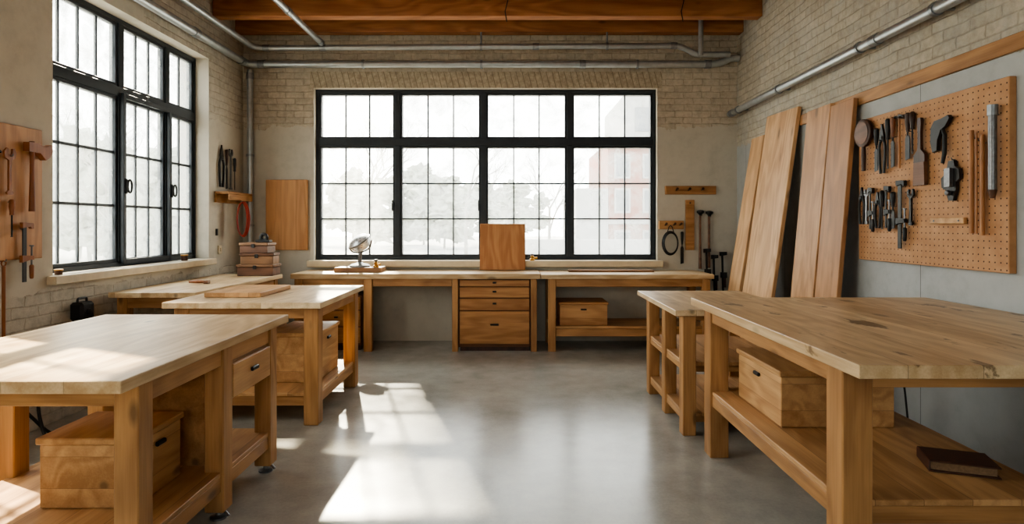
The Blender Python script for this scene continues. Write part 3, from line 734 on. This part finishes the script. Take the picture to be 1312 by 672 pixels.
lp(r, 'handle', MB().tube(smooth_path([(-.05, -.055, -.01), (-.05, -.055, .03), (.05, -.055, .03), (.05, -.055, -.01)], .03), .009, 8), M_iron)
lp(r, 'socket', MB().lathe([(.028, 0), (.028, .01), (.018, .012), (0, .012)], (-.0, -.11, -.08), 18, Mx), M_iron)

r = thing('wall_shelf', 'small wooden tool rack with slotted ledge in the corner', 'shelf', (-3.489, 7.2, 1.78))
part(r, 'ledge', MB().box(-3.489, -3.31, 6.92, 7.54, 1.87, 1.90, .004), M_raily)
part(r, 'back_rail', MB().box(-3.489, -3.46, 6.92, 7.54, 1.77, 1.868, .004), M_raily)
part(r, 'front_rail', MB().box(-3.33, -3.305, 6.93, 7.53, 1.80, 1.868, .004), M_raily)
pliers('L', 7.05, 2.46, .50, 1.6, M_iron, 'long-handled black pliers hanging in the corner', -3.489)
chisel('L', 7.17, 2.42, .48, 'long chisel hanging above the corner rack', -3.489, M_darkw, .022)
wrench('L', 7.28, 2.44, .50, 1.5, M_steel, 'steel wrench hanging above the corner rack', -3.489)
screwdriver('L', 7.38, 2.34, .40, M_rubber, 'long dark screwdriver above the corner rack', -3.489)
r = thing('cord_coil', 'coiled red cord hanging below the corner rack', 'cord', (-3.28, 7.2, 1.795))
for k in range(3): mkobj('cord', MB().ring((0, -.02 + .018 * k, -.22), .060 + .006 * k, .20 + .006 * k, .009, 26, 7, 'XZ'), M_red, None, r)
mkobj('hook', MB().tube([(-.03, 0, .01), (0, 0, -.01), (0, 0, -.035)], .004, 6), M_steel, None, r)
single('hanging_tag', MB().box(-3.489, -3.475, 6.95, 6.99, 1.38, 1.46, .003), M_iron, 'small dark metal plate on the plaster wall', 'plate', (-3.48, 6.97, 1.38))
single('wall_switch', MB().box(-3.489, -3.470, 7.0, 7.07, 1.16, 1.26, .004).box(-3.471, -3.46, 7.025, 7.045, 1.19, 1.23, .002), M_sill, 'small cream wall switch', 'switch', (-3.48, 7.03, 1.16))

single('wall_board', MB().box(-3.18, -2.645, 7.625, 7.669, 1.18, 2.09, .005), M_panel, 'orange plank board panel hung on the plaster wall', 'board', (-2.91, 7.64, 1.18))
def rack(label, x0, x1, z0, z1, pegs):
    r = thing('peg_rack', label, 'rack', ((x0 + x1) / 2, 7.66, z0))
    part(r, 'rail', MB().box(x0, x1, 7.63, 7.669, z0, z1, .005), M_railx)
    for p in pegs:
        c = (z0 + z1) / 2
        part(r, 'peg', MB().tube([(p, 7.63, c), (p, 7.57, c + .015), (p, 7.5699, c + .015), (p, 7.562, c + .017)], [.010, .010, .016, .016], 10), M_darkw)
rack('short wooden peg rail mounted on the plaster wall', 1.98, 2.64, 1.90, 2.01, (2.12, 2.28, 2.45))
rack('small wooden hook rail holding a cable coil', 1.90, 2.22, 1.45, 1.56, (1.98, 2.09, 2.17))
r = thing('wooden_template', 'long reddish wooden batten with hanging hole', 'board', (2.30, 7.65, 1.18))
part(r, 'batten', MB().box(2.245, 2.36, 7.635, 7.667, 1.18, 1.83, .005), M_railx)
part(r, 'hook', MB().tube([(2.30, 7.668, 1.79), (2.30, 7.62, 1.79)], .008, 8), M_iron)
r = thing('cable_coil', 'coil of black cable hanging from the hook rail', 'cable', (2.04, 7.60, 1.50))
for k in range(4): mkobj('cable', MB().ring((0, -.02 + .013 * k, -.23), .085 + .006 * k, .13 + .008 * k, .006, 26, 7), M_rubber, None, r)
mkobj('tie', MB().tube([(-.05, 0, -.12), (-.02, 0, -.02), (0, 0, .0), (.02, 0, -.02), (.05, 0, -.12)], .006, 6), M_rubber, None, r)
for (a, z, L) in ((2.43, 1.70, .76), (2.545, 1.69, .74)):
    r = tool_root('long_mallet', 'long thin dark rod with bulbous end hanging on the wall', 'B', a, z)
    lp(r, 'shaft', MB().tube([(0, -.035, -.06), (0, -.035, -L * .5), (0, -.035, -L)], [.015, .015, .020], 12), M_stain)
    lp(r, 'bulb', MB().lathe([(0, 0), (.030, -.004), (.048, -.015), (.048, -.035), (.026, -.055), (.016, -.075), (0, -.076)], (0, -.05, 0), 18), M_iron)
    hook(r, -.08, .018, .05)
chisel('B', 2.20, 1.42, .42, 'long dark chisel hanging from the rail', hm=M_iron, w=.02)
for (x, h, dy) in ((2.50, 1.20, 0), (2.60, 1.12, .02), (2.70, 1.16, -.01)):
    r = thing('bar_clamp', 'long black bar clamp standing in the corner', 'clamp', (x, 7.52 + dy, 0), (math.radians(-4), 0, 0), group='bar clamps in the corner')
    mkobj('bar', MB().box(-.012, .012, -.006, .006, 0, h, .001), M_iron, None, r)
    mkobj('jaw', MB().prism([(-.03, h), (.03, h), (.03, h - .04), (-.03, h - .05)], -.09, .02), M_rubber, None, r)
    mkobj('jaw', MB().prism([(-.025, h - .26), (.025, h - .26), (.025, h - .33), (-.025, h - .33)], -.09, .02), M_rubber, None, r)
    mkobj('handle', MB().tube([(0, -.07, h - .3), (0, -.07, h - .33), (0, -.07, h - .45)], [.008, .018, .014], 10), M_darkw, None, r)

# ------------------------------------------------------------ items on benches
single('timber_plank', MB().box(-2.43, -1.985, 4.66, 5.30, .932, .968, .003), M_shelfy, 'short thick pale plank lying on the workbench', 'plank', (-2.2, 4.98, .932))
single('wooden_block', MB().box(-2.16, -1.59, 7.16, 7.46, .928, .985, .006), M_offcut, 'reddish timber block lying on the wall workbench', 'block', (-1.87, 7.3, .928))
r = thing('bench_lamp', 'chunky polished metal lamp with tilted round head', 'lamp', (-1.88, 7.30, .987))
mkobj('base', MB().lathe([(.125, 0), (.125, .018), (.10, .035), (.04, .05), (.028, .06), (0, .06)], (0, 0, 0), 28), M_galvd, None, r)
mkobj('stem', MB().tube(smooth_path([(0, 0, .05), (.0, 0, .14), (.02, .0, .22)], .05), .024, 12), M_steel, None, r)
Mt = Matrix.Rotation(math.radians(-30), 3, 'Y') @ Matrix.Rotation(math.radians(20), 3, 'X')
hc = Vector((0, 0, .30))
mkobj('lamp_head', MB().lathe([(0, -.10), (.05, -.097), (.095, -.078), (.125, -.04), (.138, .0), (.142, .004), (.142, .028), (.134, .034), (.115, .055), (.065, .078), (0, .086)], hc, 36, Mt), M_chrome, None, r, 'polished rounded metal head')
mkobj('rim_band', MB().ring((0, 0, 0), .144, .144, .008, 36, 8, 'XY'), M_steel, None, r).matrix_local = Matrix.Translation(hc + Mt @ Vector((0, 0, .016))) @ Mt.to_4x4()
mkobj('yoke', MB().tube(smooth_path([(-.13, .0, .23), (-.10, .03, .18), (.0, .035, .17), (.12, .03, .23), (.145, .0, .33)], .06), .010, 8), M_steel, None, r)
r = thing('brass_fitting', 'small brass valve fitting beside the metal lamp', 'fitting', (-1.67, 7.25, .987))
mkobj('body', MB().lathe([(.035, 0), (.035, .02), (.02, .03), (.026, .05), (.012, .07), (0, .075)], seg=18).tube([(0, 0, .035), (.06, -.02, .04)], .012, 10), M_brass, None, r)
mkobj('knob', MB().lathe([(.022, .076), (.026, .085), (.022, .095), (0, .098)], seg=14), M_darkw, None, r)
r = thing('brass_fitting', 'small brass fitting resting on the window sill', 'fitting', (.26, 7.60, 1.049))
mkobj('body', MB().lathe([(.03, 0), (.032, .02), (.02, .032), (.024, .06), (0, .068)], seg=18).tube([(0, 0, .03), (.065, 0, .035)], .014, 10), M_brass, None, r)
mkobj('knob', MB().lathe([(.018, .069), (.022, .078), (0, .086)], seg=14), M_stain, None, r)
single('plywood_panel', MB().box(-.29, .29, -.032, 0, 0, .59, .004), M_ply, 'square plywood panel propped against the window sill', 'panel', (-.12, 7.552, .930), (math.radians(-4), 0, 0), world=False)
single('timber_plank', MB().box(.70, 1.76, 7.32, 7.44, .920, .945, .004), M_offcut, 'long thin brown batten lying on the wall workbench', 'plank', (1.23, 7.38, .92))
zz = .932
for i, (w, d, h, sh, ry, m_) in enumerate(((.40, .22, .13, 0, 0, M_stain), (.36, .20, .125, .01, 3, M_offcut), (.32, .20, .115, -.015, -4, M_stain))):
    r = thing('wooden_case', 'small brown lidded wooden box in a short stack', 'box', (-2.885 + sh, 6.74, zz), (0, 0, math.radians(ry)), group='small boxes stacked on the side bench')
    mkobj('body', MB().box(-w / 2, w / 2, -d / 2, d / 2, 0, h - .034, .004), m_, None, r)
    mkobj('lid', MB().box(-w / 2 - .008, w / 2 + .008, -d / 2 - .008, d / 2 + .008, h - .030, h, .004), M_offcut if m_ is M_stain else M_stain, None, r)
    mkobj('latch', MB().box(-.02, .02, -d / 2 - .016, -d / 2 - .009, h - .055, h - .012, .002), M_iron, None, r)
    zz += h + .001
r = thing('tape_dispenser', 'small black tape holder on top of the boxes', 'tape holder', (-2.83, 6.74, zz))
mkobj('body', MB().box(-.08, .08, -.05, .05, 0, .03, .008), M_rubber, None, r)
mkobj('tape_roll', MB().ring((0, 0, .058), .034, .034, .02, 24, 10), M_rubber, None, r)
r = thing('small_mallet', 'small wooden mallet lying on the side bench', 'tool', (-3.05, 5.75, .932))
mkobj('handle', MB().tube([(-.09, 0, .018), (.0, 0, .02), (.06, 0, .018)], [.012, .018, .014], 12), M_toolw, None, r)
mkobj('mallet_head', MB().box(.06, .10, -.03, .03, .0, .032, .004), M_stain, None, r)
r = thing('putty_pot', 'tiny brown pot resting on the window sill', 'pot', (-3.52, 6.35, 1.119))
mkobj('body', MB().lathe([(.03, 0), (.036, .03), (.034, .055), (0, .055)], seg=18), M_leather, None, r)
mkobj('lid', MB().lathe([(.037, .055), (.037, .068), (0, .07)], seg=18), M_brass, None, r)
r = thing('putty_pot', 'tiny brass-lidded pot at the end of the sill', 'pot', (-3.50, 4.56, 1.119))
mkobj('body', MB().lathe([(.025, 0), (.03, .03), (0, .032)], seg=18), M_leather, None, r)
mkobj('lid', MB().lathe([(.031, .032), (.031, .042), (0, .046)], seg=18), M_brass, None, r)
r = thing('book', 'worn dark brown book lying on the bench shelf', 'book', (1.96, 2.60, .432), (0, 0, math.radians(-20)))
mkobj('cover', MB().box(-.13, .13, -.088, .088, 0, .007, .003).box(-.13, .13, -.088, .088, .042, .050, .003).box(-.131, -.123, -.088, .088, .003, .047, .002), M_leather, None, r)
mkobj('pages', MB().box(-.122, .118, -.078, .078, .0075, .0415, .001), M_pages, None, r)
m = MB()
m.tube([(-2.28 + .13 * math.cos(t * .35) * (1 - t * .002), 3.33 + .12 * math.sin(t * .35), .262 + .0011 * t) for t in range(56)], .008, 8)
single('power_cable', m, M_rubber, 'loosely coiled black cable on the low shelf', 'cable', (-2.28, 3.33, .252))
m = MB(); m.tube(smooth_path([(-3.47, 4.35, .70), (-3.40, 4.30, .45), (-3.3, 4.1, .25), (-3.15, 4.0, .012), (-2.9, 4.05, .012), (-2.95, 4.15, .012), (-3.2, 4.12, .02), (-3.3, 3.95, .30), (-3.44, 3.85, .55)], .12), .011, 8)
single('power_cable', m, M_rubber, 'dark cable draped along the brick wall to the floor', 'cable', (-3.2, 4.1, .003))
m = MB(); m.tube(smooth_path([(2.912, 4.3, .50), (2.88, 4.3, .53), (2.86, 4.33, .40), (2.89, 4.35, .3), (2.90, 4.32, .02)], .06), .007, 8)
single('power_cable', m, M_rubber, 'black cable plugged into the side wall', 'cable', (2.9, 4.3, .01))

# ------------------------------------------------------------ outdoors
r = thing('brick_building', 'distant red brick building with pale windows', 'building', (9, 24, -.2))
def facade():
    N = NT('distant_brick'); tcv = N.n('ShaderNodeTexCoord').outputs['Object']
    n = N.noise(tcv, 3, 5); c = N.ramp(n, [(.3, lin(132, 92, 82)), (.7, lin(152, 110, 98))]); N.bsdf(c, .9, 0, None, .1); return N.m
M_pale = plain('distant_render', lin(160, 161, 160), .9, 0, .06, 3)
M_dkwin = plain('distant_window_glass', lin(96, 102, 110), .4, 0, .1, 3)
part(r, 'body', MB().box(3.9, 16, 24, 30, -.2, 4.9, .02), facade())
part(r, 'upper_storey', MB().box(4.7, 16, 24.5, 30, 4.9, 7.0, .02), M_pale)
part(r, 'side_annex', MB().box(2.6, 3.89, 23.9, 30, -.2, 3.0, .02), M_pale)
part(r, 'cornice', MB().box(3.8, 16.1, 23.8, 24.0, 4.75, 4.95, .01), M_pale)
part(r, 'cornice', MB().box(3.88, 16, 23.9, 23.99, 1.55, 1.75, .01), M_pale)
part(r, 'garden_wall', MB().box(.2, 9, 21.0, 21.2, -.2, 1.0, .02), M_pale)
for zz in (.3, 2.0, 3.4):
    for k in range(4):
        part(r, 'facade_window', MB().box(4.15 + 1.15 * k, 4.80 + 1.15 * k, 23.93, 23.995, zz, zz + 1.0, .01), M_pale)
        part(r, 'window_glass', MB().box(4.22 + 1.15 * k, 4.73 + 1.15 * k, 23.90, 23.93, zz + .08, zz + .92, .01), M_dkwin)
for k in range(3):
    part(r, 'window_glass', MB().box(5.1 + 1.2 * k, 5.7 + 1.2 * k, 24.45, 24.499, 5.4, 6.4, .01), M_dkwin)
def tree(x, y, h, seed, crown=True):
    rnd = random.Random(seed); m = MB()
    def br(p, d, l, r_, n):
        q = p + d * l; mid = (p + q) / 2 + Vector((rnd.uniform(-.05, .05), 0, rnd.uniform(-.03, .03))) * l
        m.tube([p, mid, q], [r_, r_ * .85, r_ * .65], 5)
        if n == 0: return
        for k in range(3):
            nd = (d + Vector((rnd.uniform(-.8, .8), rnd.uniform(-.6, .6), rnd.uniform(-.15, .5)))).normalized()
            br(q if k else mid, nd, l * rnd.uniform(.52, .74), r_ * .55, n - 1)
    r = thing('tree', 'hazy grey-green tree standing outdoors' if crown else 'leafless tree standing outdoors', 'tree', (x, y, -.2), group='trees outdoors')
    br(Vector((0, 0, 0)), Vector((0, 0, 1)), h * .33, h * .012, 4 if crown else 5)
    mkobj('trunk', m, M_bark, None, r)
    if crown:
        m2 = MB()
        for k in range(22):
            a = rnd.uniform(0, 6.283); q = rnd.uniform(0, 1) ** .6
            m2.blob((math.cos(a) * q * .30 * h, rnd.uniform(-.1, .1) * h, h * (.40 + .28 * math.sin(a) * q)), (h * rnd.uniform(.07, .13), h * .08, h * rnd.uniform(.05, .11)), rnd, 3, .6)
        mkobj('crown', m2, M_leaf, None, r)
for i, (x, y, h, cr) in enumerate(((-17.0, 43, 8, 1), (-10.3, 43, 7.5, 1), (-4.8, 42, 7, 1), (.4, 44, 6.5, 1), (-13.4, 50, 9, 1), (-7.6, 51, 9, 1), (-2.2, 52, 8, 1),
                                   (-7.6, 31, 9, 0), (-2.4, 31, 9, 0), (2.1, 33, 8, 0),
                                   (-12.9, 19.0, 6.5, 1), (-17.5, 24.5, 7.5, 1), (-22, 30, 9, 1), (-15.2, 29, 8, 1), (-17.2, 19.5, 7, 0), (-10.2, 15.6, 6, 0))): tree(x, y, h, i + 3, bool(cr))
r = thing('sun_blocker', 'added unseen slab outdoors blocking sun from the back window', 'sun blocker', (10, 18, -.2))  # unseen slab added to keep sun out of all but the left back bay
AX = .31
def ex(y): return -1.62 - AX * (y - 7.8)
part(r, 'blocker_slab', MB().slab([(ex(15.8), 15.8), (16, 15.8), (16, 20.4), (ex(20.4), 20.4)], 9.0, 9.4), M_ground)
part(r, 'pillar', MB().box(13.5, 14.2, 17.6, 18.4, -.2, 9.0, .02), M_ground)

# ------------------------------------------------------------ light
w = bpy.data.worlds.new('World'); scene.world = w; w.use_nodes = True
nt = w.node_tree; nt.nodes.clear()
o = nt.nodes.new('ShaderNodeOutputWorld'); bg = nt.nodes.new('ShaderNodeBackground')
tcn = nt.nodes.new('ShaderNodeTexCoord'); sx = nt.nodes.new('ShaderNodeSeparateXYZ'); rp = nt.nodes.new('ShaderNodeValToRGB')
nt.links.new(tcn.outputs['Generated'], sx.inputs[0]); nt.links.new(sx.outputs[2], rp.inputs[0])
e = rp.color_ramp.elements; e[0].position = 0; e[0].color = (.98, .955, .91, 1); e[1].position = .6; e[1].color = (.96, .96, .97, 1)
nt.links.new(rp.outputs[0], bg.inputs[0]); bg.inputs[1].default_value = 6.2; nt.links.new(bg.outputs[0], o.inputs[0])
sd = bpy.data.lights.new('sun', 'SUN'); sd.energy = 15; sd.angle = math.radians(1.0); sd.color = (1, .86, .66)
so = bpy.data.objects.new('sun', sd); COL.objects.link(so)
so.rotation_euler = Vector((AX, -1.0, -.67)).to_track_quat('-Z', 'Y').to_euler(); so.location = (-8, 14, 9)
pd = bpy.data.lights.new('added_bench_spot', 'SPOT'); pd.energy = 42000; pd.spot_size = math.radians(25); pd.spot_blend = .25  # added unseen spot, throws a sun-like band onto the near left bench
pd.shadow_soft_size = .10; pd.color = (1, .84, .62)
po = bpy.data.objects.new('added_bench_spot', pd); COL.objects.link(po); po.location = (-9.0, 6.0, 9.0)
po.rotation_euler = (Vector((-3.67, 2.75, 2.35)) - Vector((-9.0, 6.0, 9.0))).to_track_quat('-Z', 'Y').to_euler()
def portal(loc, rot, sx_, sy_):
    l = bpy.data.lights.new('window_portal', 'AREA'); l.shape = 'RECTANGLE'; l.size = sx_; l.size_y = sy_
    l.cycles.is_portal = True
    ob = bpy.data.objects.new('window_portal', l); COL.objects.link(ob); ob.location = loc; ob.rotation_euler = rot
portal(((BW[0] + BW[1]) / 2, YB + .25, (BW[2] + BW[3]) / 2), Vector((0, -1, 0)).to_track_quat('-Z', 'Z').to_euler(), BW[1] - BW[0], BW[3] - BW[2])
portal(((FW[0] + FW[1]) / 2, YF - .25, (FW[2] + FW[3]) / 2), Vector((0, 1, 0)).to_track_quat('-Z', 'Z').to_euler(), FW[1] - FW[0], FW[3] - FW[2])
for W_ in (LW, LW2):
    portal((XL - .3, (W_[0] + W_[1]) / 2, (W_[2] + W_[3]) / 2), Vector((1, 0, 0)).to_track_quat('-Z', 'Z').to_euler(), W_[1] - W_[0], W_[3] - W_[2])

# ------------------------------------------------------------ camera
cd = bpy.data.cameras.new('camera'); cd.sensor_width = 36; cd.lens = 757 / 1312 * 36; cd.shift_y = -47 / 1312
cd.clip_start = .05; cd.clip_end = 300
cam = bpy.data.objects.new('camera', cd); COL.objects.link(cam); cam.location = (0, 0, 1.5); cam.rotation_euler = (math.pi / 2, 0, 0)
scene.camera = cam
scene.view_settings.view_transform = 'AgX'
scene.view_settings.look = 'AgX - Medium High Contrast'
scene.view_settings.exposure = 1.3
